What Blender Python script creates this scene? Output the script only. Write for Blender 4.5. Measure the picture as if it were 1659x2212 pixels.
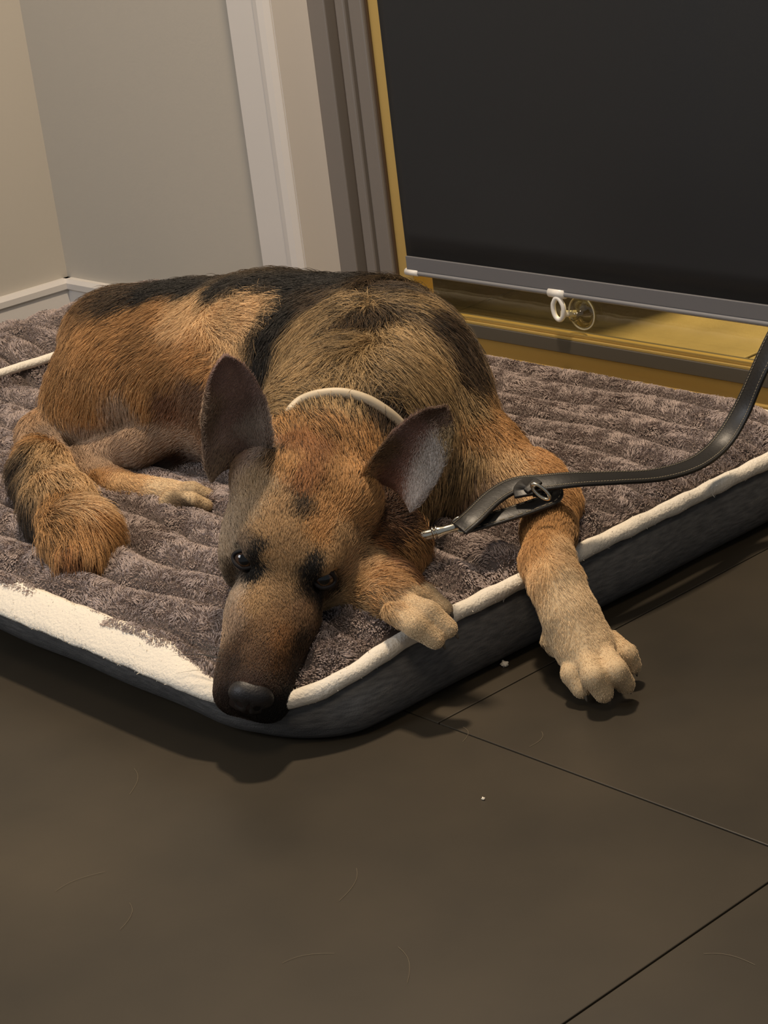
import bpy, bmesh, math, random
import numpy as np
from mathutils import Vector, Matrix
from mathutils.bvhtree import BVHTree
random.seed(7); rng = np.random.default_rng(7)
for o in list(bpy.data.objects): bpy.data.objects.remove(o)
scene = bpy.context.scene; COL = scene.collection

# ------------------------------------------------------------------ camera
CAM_H, FPX, CX, CY = 0.85, 4414.0, 829.5, 1106.0
PITCH, ROLL, YAW = 0.353567, -0.1248, -0.871365
F = np.array([math.sin(YAW)*math.cos(PITCH), math.cos(YAW)*math.cos(PITCH), -math.sin(PITCH)])
R0 = np.cross(F, [0, 0, 1]); R0 /= np.linalg.norm(R0); U0 = np.cross(R0, F)
R = math.cos(ROLL)*R0 + math.sin(ROLL)*U0; U = -math.sin(ROLL)*R0 + math.cos(ROLL)*U0
CAMP = np.array([0, 0, CAM_H])
cd = bpy.data.cameras.new('camera'); cam = bpy.data.objects.new('camera', cd); COL.objects.link(cam)
cd.sensor_fit = 'VERTICAL'; cd.sensor_height = 36; cd.lens = FPX/2212*36; cd.clip_start = 0.05
cam.matrix_world = Matrix(((R[0], U[0], -F[0], 0), (R[1], U[1], -F[1], 0), (R[2], U[2], -F[2], CAM_H), (0, 0, 0, 1)))
scene.camera = cam

def ray(px, py): return ((px-CX)*R - (py-CY)*U)/FPX + F
def at(px, py, z): d = ray(px, py); return CAMP + d*((z-CAM_H)/d[2])
def at_d(px, py, dep): return CAMP + ray(px, py)*dep
def at_y(px, py, y): d = ray(px, py); return CAMP + d*(y/d[1])
def depth(p): return float((np.asarray(p)-CAMP) @ F)

# ------------------------------------------------------------------ light, world, exposure
vs = scene.view_settings
vs.view_transform = 'Standard'; vs.look = 'None'; vs.gamma = 1.0; vs.exposure = 0.0; vs.use_curve_mapping = False
w = bpy.data.worlds.new('world'); scene.world = w; w.use_nodes = True
w.node_tree.nodes['Background'].inputs[0].default_value = (0.88, 0.93, 1.0, 1)
w.node_tree.nodes['Background'].inputs[1].default_value = 0.2
def area(name, loc, target, size, power, color, sy=None):
    l = bpy.data.lights.new(name, 'AREA'); l.size = size; l.energy = power; l.color = color
    if sy: l.shape = 'RECTANGLE'; l.size_y = sy
    o = bpy.data.objects.new(name, l); COL.objects.link(o); o.location = loc
    o.rotation_euler = (Vector(target)-Vector(loc)).to_track_quat('-Z', 'Y').to_euler(); return o
area('ceiling_downlight', (-1.70, 1.45, 2.35), (-1.70, 1.40, 0), 0.16, 54, (1.0, 0.80, 0.58))
area('room_window_light', (-2.0, -1.3, 1.7), (-2.0, 1.4, 0.5), 0.9, 26, (0.92, 0.95, 1.0))
area('room_ceiling_light', (-0.4, 0.2, 2.35), (-1.4, 1.0, 0.0), 0.5, 11, (1.0, 0.80, 0.58))
area('patio_lamp', (-1.90, 3.6, 1.7), (-1.8, 2.3, 0), 0.12, 110, (1.0, 0.77, 0.36))

# ------------------------------------------------------------------ materials
def mat(name, color=(.5, .5, .5), rough=.6, metal=0.0, spec=.5):
    m = bpy.data.materials.new(name); m.use_nodes = True
    b = m.node_tree.nodes['Principled BSDF']
    b.inputs['Base Color'].default_value = (*color, 1); b.inputs['Roughness'].default_value = rough
    b.inputs['Metallic'].default_value = metal; b.inputs['Specular IOR Level'].default_value = spec
    return m
def nd(m, t, **kw):
    n = m.node_tree.nodes.new(t)
    for k, v in kw.items(): setattr(n, k, v)
    return n
def lk(m, a, b): m.node_tree.links.new(a, b)
def bsdf(m): return m.node_tree.nodes['Principled BSDF']
def noise_color(m, c1, c2, scale=5, detail=4, coord='Object', lo=.35, hi=.65, stretch=None):
    tc = nd(m, 'ShaderNodeTexCoord'); n = nd(m, 'ShaderNodeTexNoise'); r = nd(m, 'ShaderNodeValToRGB')
    n.inputs['Scale'].default_value = scale; n.inputs['Detail'].default_value = detail
    src = tc.outputs[coord]
    if stretch:
        mp = nd(m, 'ShaderNodeMapping'); mp.inputs['Scale'].default_value = stretch; lk(m, src, mp.inputs[0]); src = mp.outputs[0]
    lk(m, src, n.inputs['Vector'])
    r.color_ramp.elements[0].position = lo; r.color_ramp.elements[1].position = hi
    r.color_ramp.elements[0].color = (*c1, 1); r.color_ramp.elements[1].color = (*c2, 1)
    lk(m, n.outputs[0], r.inputs[0]); lk(m, r.outputs[0], bsdf(m).inputs['Base Color']); return n
def bump(m, scale, strength, dist=.002, detail=2, stretch=None):
    tc = nd(m, 'ShaderNodeTexCoord'); n = nd(m, 'ShaderNodeTexNoise'); b = nd(m, 'ShaderNodeBump')
    n.inputs['Scale'].default_value = scale; n.inputs['Detail'].default_value = detail
    src = tc.outputs['Object']
    if stretch:
        mp = nd(m, 'ShaderNodeMapping'); mp.inputs['Scale'].default_value = stretch; lk(m, src, mp.inputs[0]); src = mp.outputs[0]
    lk(m, src, n.inputs['Vector']); b.inputs['Strength'].default_value = strength; b.inputs['Distance'].default_value = dist
    lk(m, n.outputs[0], b.inputs['Height']); lk(m, b.outputs[0], bsdf(m).inputs['Normal'])

M = {}
M['wall'] = mat('wall_paint', (.44, .408, .356), .75, spec=.3); bump(M['wall'], 220, .12, .001)
M['trim'] = mat('trim_paint', (.62, .59, .56), .35); bump(M['trim'], 90, .05, .001)
M['tile'] = mat('floor_tile', rough=.42, spec=.4)
noise_color(M['tile'], (.0215, .0178, .0125), (.053, .0415, .0268), 3.0, 8, lo=.30, hi=.70); bump(M['tile'], 60, .06, .001)
M['grout'] = mat('grout', (.022, .018, .013), .9)
M['alu'] = mat('aluminium_frame', (.20, .18, .165), .38, .25)
M['alu_dark'] = mat('dark_groove', (.10, .065, .04), .3, .3)  # brown reflection in the jamb channel, put into the colour
M['rail'] = mat('door_rail', (.085, .075, .062), .45, .1)
M['gold_lit'] = mat('gold_lit_edge', (.62, .44, .15), .35, .55)  # yellow patio light on the frame edges, put into the colour
M['sill'] = mat('sill_track', (.42, .28, .085), .4, .25)  # gold light falling on the sill and track is put into their colour
M['patio'] = mat('patio_stone', rough=.7); noise_color(M['patio'], (.22, .17, .08), (.32, .25, .12), 6, 5)
M['shade'] = mat('blackout_fabric', (.014, .0155, .018), .58, spec=.35); bump(M['shade'], 900, .1, .0005)
M['hem'] = mat('grey_hem', (.13, .13, .14), .5)
M['rod'] = mat('hem_rod', (.20, .20, .21), .4)
M['white_plastic'] = mat('white_plastic', (.7, .68, .64), .35)
M['vinyl'] = mat('translucent_vinyl', (.62, .58, .46), .2)
M['linen'] = mat('charcoal_linen', rough=.85, spec=.2)
noise_color(M['linen'], (.070, .069, .069), (.135, .131, .126), 60, 5, lo=.3, hi=.7, stretch=(1, 1, 6)); bump(M['linen'], 700, .5, .001)
M['fleece'] = mat('cream_fleece', (.74, .68, .58), .9, spec=.1); bump(M['fleece'], 300, .6, .002)
M['plush'] = mat('plush_backing', (.10, .08, .072), .95, spec=.05)  # darker than the pile: shade of the rib grooves put into the colour
M['skin'] = mat('dog_skin', rough=.8, spec=.1)
a = nd(M['skin'], 'ShaderNodeAttribute', attribute_name='fur_color'); lk(M['skin'], a.outputs['Color'], bsdf(M['skin']).inputs['Base Color'])
M['nose'] = mat('nose_leather', (.010, .008, .008), .5); bump(M['nose'], 500, .4, .001)
M['lid'] = mat('eyelid', (.008, .006, .006), .6, spec=.25)
M['claw'] = mat('claw', (.10, .08, .06), .4)
M['leather'] = mat('leash_leather', (.016, .015, .014), .45); bump(M['leather'], 300, .2, .001)
M['stitch'] = mat('stitch_thread', (.20, .17, .12), .8)
M['collar'] = mat('collar_leather', (.52, .43, .30), .5)
M['metal'] = mat('nickel', (.75, .70, .58), .22, 1.0)
M['crumb'] = mat('crumb', (.75, .68, .55), .8)
M['whisker'] = mat('whisker', (.02, .018, .015), .4)
M['loose'] = mat('loose_hair', (.20, .16, .10), .6)
# glass that lets light through, with a Fresnel reflection
g = bpy.data.materials.new('window_glass'); g.use_nodes = True; M['glass'] = g
nt = g.node_tree; nt.nodes.remove(nt.nodes['Principled BSDF'])
tr = nt.nodes.new('ShaderNodeBsdfTransparent'); gl = nt.nodes.new('ShaderNodeBsdfGlossy'); mx = nt.nodes.new('ShaderNodeMixShader'); lw = nt.nodes.new('ShaderNodeLayerWeight')
pw = nt.nodes.new('ShaderNodeMath'); pw.operation = 'POWER'; pw.inputs[1].default_value = 5; ma = nt.nodes.new('ShaderNodeMath'); ma.operation = 'MULTIPLY_ADD'; ma.inputs[1].default_value = .9; ma.inputs[2].default_value = .045
tr.inputs[0].default_value = (.86, .84, .76, 1); gl.inputs['Roughness'].default_value = .02; lw.inputs[0].default_value = .5
nt.links.new(lw.outputs['Facing'], pw.inputs[0]); nt.links.new(pw.outputs[0], ma.inputs[0]); nt.links.new(ma.outputs[0], mx.inputs[0])
nt.links.new(tr.outputs[0], mx.inputs[1]); nt.links.new(gl.outputs[0], mx.inputs[2]); nt.links.new(mx.outputs[0], nt.nodes['Material Output'].inputs[0])
# eye: dark amber iris around a black pupil, by the eye's own coordinates
e = mat('eyeball', (.02, .012, .008), .06, spec=.6); M['eye'] = e
tc = nd(e, 'ShaderNodeTexCoord'); sx = nd(e, 'ShaderNodeSeparateXYZ'); rp = nd(e, 'ShaderNodeValToRGB')
lk(e, tc.outputs['Object'], sx.inputs[0]); mp = nd(e, 'ShaderNodeMapRange'); lk(e, sx.outputs[2], mp.inputs[0])
mp.inputs[1].default_value = 0; mp.inputs[2].default_value = .0132
cr = rp.color_ramp; cr.elements[0].position = .70; cr.elements[0].color = (.012, .008, .006, 1)
cr.elements[1].position = .76; cr.elements[1].color = (.040, .018, .008, 1)
x1 = cr.elements.new(.90); x1.color = (.058, .026, .010, 1); x2 = cr.elements.new(.925); x2.color = (.003, .003, .003, 1)
lk(e, mp.outputs[0], rp.inputs[0]); lk(e, rp.outputs[0], bsdf(e).inputs['Base Color'])
# hair materials
def hair_mat(name, attr=None, color=None, rough=.55, spec=.25, var=.35):
    m = mat(name, color or (.5, .5, .5), rough, spec=spec)
    ci = nd(m, 'ShaderNodeHairInfo'); mr = nd(m, 'ShaderNodeMapRange'); mr.inputs[3].default_value = 1-var; mr.inputs[4].default_value = 1+var
    lk(m, ci.outputs['Random'], mr.inputs[0])
    mu = nd(m, 'ShaderNodeVectorMath', operation='SCALE'); lk(m, mr.outputs[0], mu.inputs['Scale'])
    if attr:
        at_ = nd(m, 'ShaderNodeAttribute', attribute_name=attr); lk(m, at_.outputs['Color'], mu.inputs[0])
    else: mu.inputs[0].default_value = color
    lk(m, mu.outputs[0], bsdf(m).inputs['Base Color']); return m
M['fur'] = hair_mat('dog_fur', 'fur_color', rough=.5, spec=.3, var=.22)
M['pile'] = hair_mat('plush_pile', color=(.40, .325, .295), rough=.8, spec=.1, var=.25)
M['fleece_pile'] = hair_mat('fleece_pile', color=(.78, .72, .62), rough=.9, spec=.05, var=.1)

# ------------------------------------------------------------------ helpers
def link(name, me, m, parent=None, smooth=True):
    if m is not None: me.materials.append(m)
    if smooth:
        for p in me.polygons: p.use_smooth = True
    o = bpy.data.objects.new(name, me); COL.objects.link(o)
    if parent is not None: o.parent = parent; o.matrix_parent_inverse = parent.matrix_world.inverted()
    return o
def mesh(name, verts, faces):
    me = bpy.data.meshes.new(name); me.from_pydata([tuple(map(float, v)) for v in verts], [], [tuple(map(int, f)) for f in faces]); me.update(); return me
def tag(o, label=None, cat=None, group=None, kind=None):
    if label: o['label'] = label
    if cat: o['category'] = cat
    if group: o['group'] = group
    if kind: o['kind'] = kind
    return o
def empty(name, loc, label=None, cat=None, kind=None):
    o = bpy.data.objects.new(name, None); COL.objects.link(o); o.location = loc; o.empty_display_size = .05
    o.matrix_world = Matrix.Translation(Vector([float(v) for v in loc])); return tag(o, label, cat, None, kind)
def box(name, lo, hi, m, parent=None, bev=.0015, kind=None):
    bm = bmesh.new(); bmesh.ops.create_cube(bm, size=1)
    lo = np.array(lo, float); hi = np.array(hi, float)
    for v in bm.verts: v.co = Vector(((lo+hi)/2 + np.array(v.co)*(hi-lo)))
    if bev: bmesh.ops.bevel(bm, geom=bm.edges[:], offset=bev, segments=2, affect='EDGES', profile=.5)
    me = bpy.data.meshes.new(name); bm.to_mesh(me); bm.free()
    o = link(name, me, m, parent, smooth=False)
    if kind: o['kind'] = kind
    return o
def extrude_z(name, prof, z0, z1, m, parent=None):
    n = len(prof); v = [(x, y, z0) for x, y in prof]+[(x, y, z1) for x, y in prof]
    f = [(i, (i+1) % n, n+(i+1) % n, n+i) for i in range(n)]+[tuple(range(n))[::-1], tuple(range(n, 2*n))]
    me = mesh(name, v, f); bm = bmesh.new(); bm.from_mesh(me); bmesh.ops.recalc_face_normals(bm, faces=bm.faces); bm.to_mesh(me); bm.free()
    return link(name, me, m, parent, smooth=False)
def catmull(P, n):
    P = np.array(P, float); P = np.vstack([2*P[0]-P[1], P, 2*P[-1]-P[-2]]); out = []
    seg = len(P)-3
    for t in np.linspace(0, seg-1e-6, n):
        i = int(t); u = t-i; a, b, c, d = P[i:i+4]
        out.append(.5*((2*b)+(-a+c)*u+(2*a-5*b+4*c-d)*u*u+(-a+3*b-3*c+d)*u**3))
    return np.array(out)
def frames(P, up=(0, 0, 1), closed=False):
    P = np.asarray(P)
    T = (np.roll(P, -1, 0)-np.roll(P, 1, 0)) if closed else np.gradient(P, axis=0)
    T /= np.linalg.norm(T, axis=1)[:, None]
    up = np.broadcast_to(np.asarray(up, float), T.shape)
    S = np.cross(T, up); S /= np.linalg.norm(S, axis=1)[:, None]+1e-9; N = np.cross(S, T); return T, S, N
def sweep(name, P, prof, m, parent=None, up=(0, 0, 1), closed=False, scale=None, smooth=True):
    """sweep a closed 2-D profile (side, up) along points P"""
    P = np.asarray(P); T, S, N = frames(P, up, closed); k = len(prof); n = len(P); V = []
    for i in range(n):
        s = 1 if scale is None else scale[i]
        for a, b in prof: V.append(P[i]+S[i]*a*s+N[i]*b*s)
    Fc = []
    for i in range(n if closed else n-1):
        j = (i+1) % n
        for q in range(k): Fc.append((i*k+q, i*k+(q+1) % k, j*k+(q+1) % k, j*k+q))
    if not closed: Fc += [tuple(range(k))[::-1], tuple(range((n-1)*k, n*k))]
    me = mesh(name, V, Fc); bm = bmesh.new(); bm.from_mesh(me); bmesh.ops.recalc_face_normals(bm, faces=bm.faces); bm.to_mesh(me); bm.free()
    return link(name, me, m, parent, smooth)
def circ(r, n=10, ry=None): return [(r*math.cos(t), (ry or r)*math.sin(t)) for t in np.linspace(0, 2*math.pi, n, endpoint=False)]
def ellipsoid(name, c, r, m, parent=None, rot=None, seg=24):
    bm = bmesh.new(); bmesh.ops.create_uvsphere(bm, u_segments=seg, v_segments=seg//2, radius=1)
    rot = np.eye(3) if rot is None else rot
    for v in bm.verts: v.co = Vector(np.asarray(c)+rot @ (np.array(v.co)*np.array(r)))
    me = bpy.data.meshes.new(name); bm.to_mesh(me); bm.free(); return link(name, me, m, parent)
def hair(name, pts, rad, m, parent=None, color=None):
    """pts (n,k,3) strands, rad (k,) radii"""
    n, k, _ = pts.shape
    h = bpy.data.hair_curves.new(name); h.add_curves([k]*n)
    h.position_data.foreach_set('vector', np.ascontiguousarray(pts, np.float32).ravel())
    ra = h.attributes.get('radius') or h.attributes.new('radius', 'FLOAT', 'POINT')
    rr = np.broadcast_to(np.asarray(rad, np.float32), (n, k)); ra.data.foreach_set('value', np.ascontiguousarray(rr).ravel())
    if color is not None:
        ca = h.attributes.new('fur_color', 'FLOAT_COLOR', 'CURVE')
        ca.data.foreach_set('color', np.ascontiguousarray(np.hstack([color, np.ones((n, 1))]), np.float32).ravel())
    h.materials.append(m)
    o = bpy.data.objects.new(name, h); COL.objects.link(o)
    if parent is not None: o.parent = parent; o.matrix_parent_inverse = parent.matrix_world.inverted()
    return o

# ------------------------------------------------------------------ floor: tiles in running bond
fl_ = box('floor', (-3.2, -.6, -.05), (.4, 1.98, -.004), M['grout'], bev=0, kind='structure')
TL, TW, TJ = 1.17, .577, .0017
for row in range(-2, 2):
    y0 = 1.127+row*TW; y1 = y0+TW
    off = -.884 if row % 2 else -1.300
    for c in range(-4, 3):
        x0 = off+c*TL; x1 = x0+TL
        if x1 < -3.15 or x0 > .4: continue
        box('tile', (max(x0, -3.2)+TJ/2, y0+TJ/2, -.012), (min(x1, .4)-TJ/2, min(y1, 1.98)-TJ/2, 0), M['tile'], fl_, bev=.0008)

# ------------------------------------------------------------------ walls, baseboards, casing
WY, WX = 1.845, -2.95
box('wall_left', (WX-.12, -1.2, 0), (WX, WY+.12, 2.5), M['wall'], bev=0, kind='structure')
wb = box('wall_back', (WX, WY, 0), (-2.281, WY+.20, 2.5), M['wall'], bev=0, kind='structure')
def baseboard(name, prof, axis, a0, a1):
    n = len(prof); V = []
    for t in (a0, a1):
        for d, z in prof: V.append((t, WY-d, z) if axis == 'x' else (WX+d, t, z))
    f = [(i, (i+1) % n, n+(i+1) % n, n+i) for i in range(n)]+[tuple(range(n)), tuple(range(n, 2*n))]
    me = mesh(name, V, f); bm = bmesh.new(); bm.from_mesh(me); bmesh.ops.recalc_face_normals(bm, faces=bm.faces); bm.to_mesh(me); bm.free()
    o = link(name, me, M['trim'], smooth=False); o['kind'] = 'structure'; return o
BP = [(0, 0), (.009, 0), (.009, .056), (.0135, .060), (.0140, .070), (.010, .077), (0, .077)]
baseboard('baseboard_back', BP, 'x', WX, -2.376)
baseboard('baseboard_left', BP, 'y', -1.2, WY)
# door casing: flat face, rounded inner bead, then the jamb running into the opening
tr1 = extrude_z('trim_1', [(-2.376, WY), (-2.376, WY-.020), (-2.373, WY-.022), (-2.314, WY-.022), (-2.309, WY-.026), (-2.298, WY-.028), (-2.288, WY-.025), (-2.281, WY-.018), (-2.281, WY)], 0, 2.2, M['trim']); tr1['kind'] = 'structure'
tr2 = extrude_z('trim_2', [(-2.2795, WY-.016), (-2.2795, 1.907), (-2.2808, 1.907), (-2.2808, WY-.016)], 0, 2.2, M['trim']); tr2['kind'] = 'structure'

# ------------------------------------------------------------------ sliding glass door
ZT = 2.1
door = empty('door_1', (-1.6, 1.91, 0), kind='structure')
box('fixed_jamb', (-2.281, 1.893, 0), (-2.243, 1.955, ZT), M['alu'], door, .002)
box('jamb_channel', (-2.243, 1.912, 0), (-2.226, 1.955, ZT), M['alu_dark'], door, .001)
box('frame_bead', (-2.226, 1.897, 0), (-2.206, 1.955, ZT), M['alu'], door, .003)
box('shadow_gap', (-2.206, 1.908, 0), (-2.201, 1.955, ZT), M['alu_dark'], door, 0)
box('sash_stile', (-2.201, 1.900, .02), (-2.172, 1.945, ZT), M['alu'], door, .003)
box('gasket', (-2.172, 1.906, .02), (-2.168, 1.945, ZT), M['alu_dark'], door, 0)
box('stile_inner_edge', (-2.168, 1.9085, .02), (-2.138, 1.945, ZT), M['gold_lit'], door, .001)
box('bottom_rail', (-2.168, 1.903, .0695), (-.3, 1.945, .0885), M['rail'], door, .001)
box('glazing_strip', (-2.168, 1.9045, .0885), (-.3, 1.913, .0925), M['gold_lit'], door, .0008)
box('glazing_strip', (-2.168, 1.9085, .0925), (-.3, 1.917, .0975), M['gold_lit'], door, .0008)
gp = box('glass_pane', (-2.14, 1.920, .09), (-.3, 1.926, ZT), M['glass'], door, 0)
sl = box('sill', (-2.281, 1.862, 0), (-.3, 2.02, .030), M['sill'], door, .003)
box('track_lip', (-2.281, 1.872, .030), (-.3, 1.878, .042), M['sill'], sl, .0015)
box('track_lip', (-2.281, 1.893, .030), (-.3, 1.900, .050), M['sill'], sl, .0015)
box('gap_seal', (-2.281, 1.907, .030), (-.3, 1.940, .0695), M['sill'], sl, 0)
# patio beyond the glass
pat = box('patio_paving', (-4.2, 2.02, -.10), (1.2, 5.2, -.03), M['grout'], bev=0, kind='structure')
for i in range(9):
    for j in range(6):
        x0 = -4.2+i*.6; y0 = 2.02+j*.53
        box('paving_slab', (x0+.003, y0+.003, -.06), (x0+.597, y0+.527, -.022), M['patio'], pat, .002)
box('patio_wall', (-4.2, 5.2, -.1), (1.2, 5.3, 2.6), M['wall'], bev=0, kind='structure')
box('patio_shadow_wall', (-3.6, 2.75, -.1), (-2.00, 2.85, 2.6), M['wall'], bev=0, kind='structure')  # unseen wall added to keep the left of the paving in shadow
box('patio_side_wall', (-2.9, 2.05, -.1), (-2.75, 5.2, 2.6), M['wall'], bev=0, kind='structure')

# ------------------------------------------------------------------ blackout shade
sh = empty('roller_shade', (-1.3, 1.90, .155), 'black blackout roller shade covering the glass door', 'window shade')
XL, XR = -2.136, -.55
nx, nz = 120, 40; V = []; Fc = []
for j in range(nz+1):
    z = .175+(1.75-.175)*j/nz
    for i in range(nx+1):
        x = XL+(XR-XL)*i/nx
        wv = .006*math.sin(x*9+.6*z)*math.sin(x*3.1+1)+.005*math.exp(-((x+1.60-.10*z)/.05)**2)*min(1, z)
        V.append((x, 1.8985+wv*min(1, (z-.175)/.15), z))
for j in range(nz):
    for i in range(nx):
        q = j*(nx+1)+i; Fc.append((q, q+1, q+nx+2, q+nx+1))
shd = link('shade_cloth', mesh('shade_cloth', V, Fc), M['shade'], sh); sm = shd.modifiers.new('thick', 'SOLIDIFY'); sm.thickness = .0009
def barP(z, y=1.8985, n=60): return [(XL+.004+(XR-XL)*t, y, z) for t in np.linspace(0, 1, n)]
box('hem_sleeve', (XL, 1.8955, .158), (XR, 1.9015, .178), M['hem'], sh, .0008)
sweep('hem_rod', barP(.1545), circ(.0042, 12), M['rod'], sh)
sweep('rod_cap', [(XL-.004, 1.8985, .1545), (XL+.022, 1.8985, .1545)], circ(.0052, 12), M['white_plastic'], sh)
sc = empty('suction_hook', (-1.825, 1.905, .127), 'clear suction cup hook with white clip on the glass', 'suction hook')
xc = -1.845
sweep('clip', [(xc-.014, 1.8985, .1545), (xc+.014, 1.8985, .1545)], circ(.0066, 16), M['white_plastic'], sc)
ring = [(xc+.002+.0095*math.sin(t)*(1 if math.cos(t) < .6 else .9), 1.895, .130-.0150*-math.cos(t)+.004) for t in np.linspace(0, 2*math.pi, 28, endpoint=False)]
sweep('hook_loop', ring, circ(.0034, 10), M['white_plastic'], sc, up=(0, 1, 0), closed=True)
prof = [(0.004, -.019), (.007, -.019), (.008, -.012), (.012, -.009), (.018, -.004), (.0225, -.0008), (.0225, 0), (.017, -.0025), (.008, -.007), (.0, -.008)]
V = []; Fc = []; n = 40
for a, b in prof:
    for t in np.linspace(0, 2*math.pi, n, endpoint=False): V.append((-1.824+a*math.cos(t), 1.9195+b, .124+a*math.sin(t)))
for i in range(len(prof)-1):
    for q in range(n): Fc.append((i*n+q, i*n+(q+1) % n, (i+1)*n+(q+1) % n, (i+1)*n+q))
gm = M['glass'].copy(); gm.name = 'clear_vinyl'; [n_ for n_ in gm.node_tree.nodes if n_.type == 'MATH' and n_.operation == 'MULTIPLY_ADD'][0].inputs[2].default_value = .10
link('cup', mesh('cup', V, Fc), gm, sc)
sweep('cup_rim', [(-1.824+.0225*math.cos(t), 1.9185, .124+.0225*math.sin(t)) for t in np.linspace(0, 2*math.pi, 40, endpoint=False)], circ(.0009, 8), M['vinyl'], sc, up=(0, 1, 0), closed=True)
sweep('stud', [(-1.838, 1.894, .128), (-1.828, 1.912, .125)], circ(.0045, 14), M['vinyl'], sc)

# ------------------------------------------------------------------ dog bed
bed = empty('dog_bed', (-1.87, 1.40, 0), 'grey ribbed plush dog bed with cream piping and charcoal sides', 'dog bed')
BX0, BX1, BY0, BY1, BR = -2.64, -1.346, .971, 1.805, .12
def outline(n, off=0.0):
    """rounded rectangle, counter-clockwise"""
    x0, x1, y0, y1, r = BX0-off, BX1+off, BY0-off, BY1+off, BR+off
    segs = []
    for cx_, cy_, a in ((x1-r, y0+r, -90), (x1-r, y1-r, 0), (x0+r, y1-r, 90), (x0+r, y0+r, 180)):
        for t in np.linspace(0, 90, 24): segs.append((cx_+r*math.cos(math.radians(a+t)), cy_+r*math.sin(math.radians(a+t))))
    P = np.array(segs+[segs[0]]); L = np.r_[0, np.cumsum(np.linalg.norm(np.diff(P, axis=0), axis=1))]
    s = np.linspace(0, L[-1], n, endpoint=False)
    return np.stack([np.interp(s, L, P[:, 0]), np.interp(s, L, P[:, 1])], 1)
def edge_dist(x, y):
    cx_, cy_ = (BX0+BX1)/2, (BY0+BY1)/2; hx, hy = (BX1-BX0)/2-BR, (BY1-BY0)/2-BR
    qx, qy = np.abs(x-cx_)-hx, np.abs(y-cy_)-hy
    return BR-(np.hypot(np.maximum(qx, 0), np.maximum(qy, 0))+np.minimum(np.maximum(qx, qy), 0))
PITCHR = .0585
def ripple(x, y): return .006*np.sin(9*x+3*np.sin(5*x+1))+.004*np.sin(23*x+2*y)
def corner_sag(x, y): return np.exp(-((x-BX1)**2+(y-BY0)**2)/.10**2)
def bed_z(x, y):
    d = np.clip(edge_dist(x, y), 0, 1)
    yy = y+ripple(x, y)
    rib = np.abs(np.cos(np.pi*(yy-1.02)/PITCHR))**.42
    global LASTRIB; ke = np.clip(d/.03+.1, 0, 1); rib = rib*ke+.5*(1-ke)*np.clip(d/.012-.2, 0, 1); LASTRIB = rib
    z = .072+.007*np.clip(d/.05, 0, 1)**.6+.0195*rib
    lump = .0022*np.sin(31*x+7*np.sin(40*y))*np.sin(37*y+3)
    # bolster swelling at the far left end
    t = (x+2.505)/.115
    bol = np.where(np.abs(t) < 1, np.sqrt(np.clip(1-t*t, 0, 1)), 0)*.042*np.clip(d/.05, 0, 1)**.5
    bol = bol*np.clip((1.81-y)/.05, 0, 1)**.5
    z = z+lump+bol-.028*corner_sag(x, y)
    return z
n = 900; O = outline(n); c0 = np.array([(BX0+BX1)/2, (BY0+BY1)/2]); cc = np.array([c0[0]*0+np.clip(O[:, 0], BX0+.41, BX1-.41), np.full(n, c0[1])]).T
rings = 72; V = []; Fc = []
for i in range(rings+1):
    s = 1-(i/rings); Q = cc+(O-cc)*s; z = bed_z(Q[:, 0], Q[:, 1])
    V.append(np.column_stack([Q, z]))
V = np.vstack(V)
for i in range(rings):
    for q in range(n): Fc.append((i*n+q, i*n+(q+1) % n, (i+1)*n+(q+1) % n, (i+1)*n+q))
top = link('plush_top', mesh('plush_top', V, Fc), M['plush'], bed)
# boxing: bulging linen side
m_ = 400; prof_side = [(-.012, .000), (.004, .004), (.013, .014), (.016, .030), (.014, .046), (.007, .060), (-.003, .069), (-.03, .071)]
V = []; Fc = []
for k, (o_, z) in enumerate(prof_side):
    P = outline(m_, o_); fr_ = np.clip((BY0+.10-P[:, 1])/.10, 0, 1)*(1-z/.071)**.8; P[:, 1] += .040*fr_; sg = corner_sag(P[:, 0], P[:, 1])
    wob = .0025*np.sin(np.arange(m_)*2*np.pi*23/m_)*np.sin(np.pi*z/.071)
    d = (P-c0)/np.linalg.norm(P-c0, axis=1)[:, None]
    V.append(np.column_stack([P+d*wob[:, None], z-.028*sg*(z/.071)]))
V = np.vstack(V)
for k in range(len(prof_side)-1):
    for q in range(m_): Fc.append((k*m_+q, k*m_+(q+1) % m_, (k+1)*m_+(q+1) % m_, (k+1)*m_+q))
Fc.append(tuple(range(m_))[::-1])
link('side_panel', mesh('side_panel', V, Fc), M['linen'], bed)
# cream fleece piping: round along the right, flatter and wider along the front
P = outline(m_, .004); zz = .074-.028*corner_sag(P[:, 0], P[:, 1])
front = np.clip((BY0+.05-P[:, 1])/.05, 0, 1)*np.clip((BX1-.05-P[:, 0])/.12, 0, 1)
P3 = np.column_stack([P, zz]); T, S, N = frames(P3, closed=True)
V = []; Fc = []; k = 12
for i in range(m_):
    for t in np.linspace(0, 2*math.pi, k, endpoint=False):
        a_ = (.0085+.011*front[i])*math.cos(t)-.004*front[i]; b_ = .0085*math.sin(t); tl = .55*front[i]
        aa = a_*math.cos(tl)-b_*math.sin(tl); bb = -a_*math.sin(tl)*1.0+b_*math.cos(tl)
        V.append(P3[i]+S[i]*aa+np.array([0, 0, 1])*bb+np.array([0, 0, .0005*math.sin(i*1.7)+.0006*math.sin(i*.9+t)]))
for i in range(m_):
    j = (i+1) % m_
    for q in range(k): Fc.append((i*k+q, i*k+(q+1) % k, j*k+(q+1) % k, j*k+q))
pipe = link('piping', mesh('piping', V, Fc), M['fleece'], bed)
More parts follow.
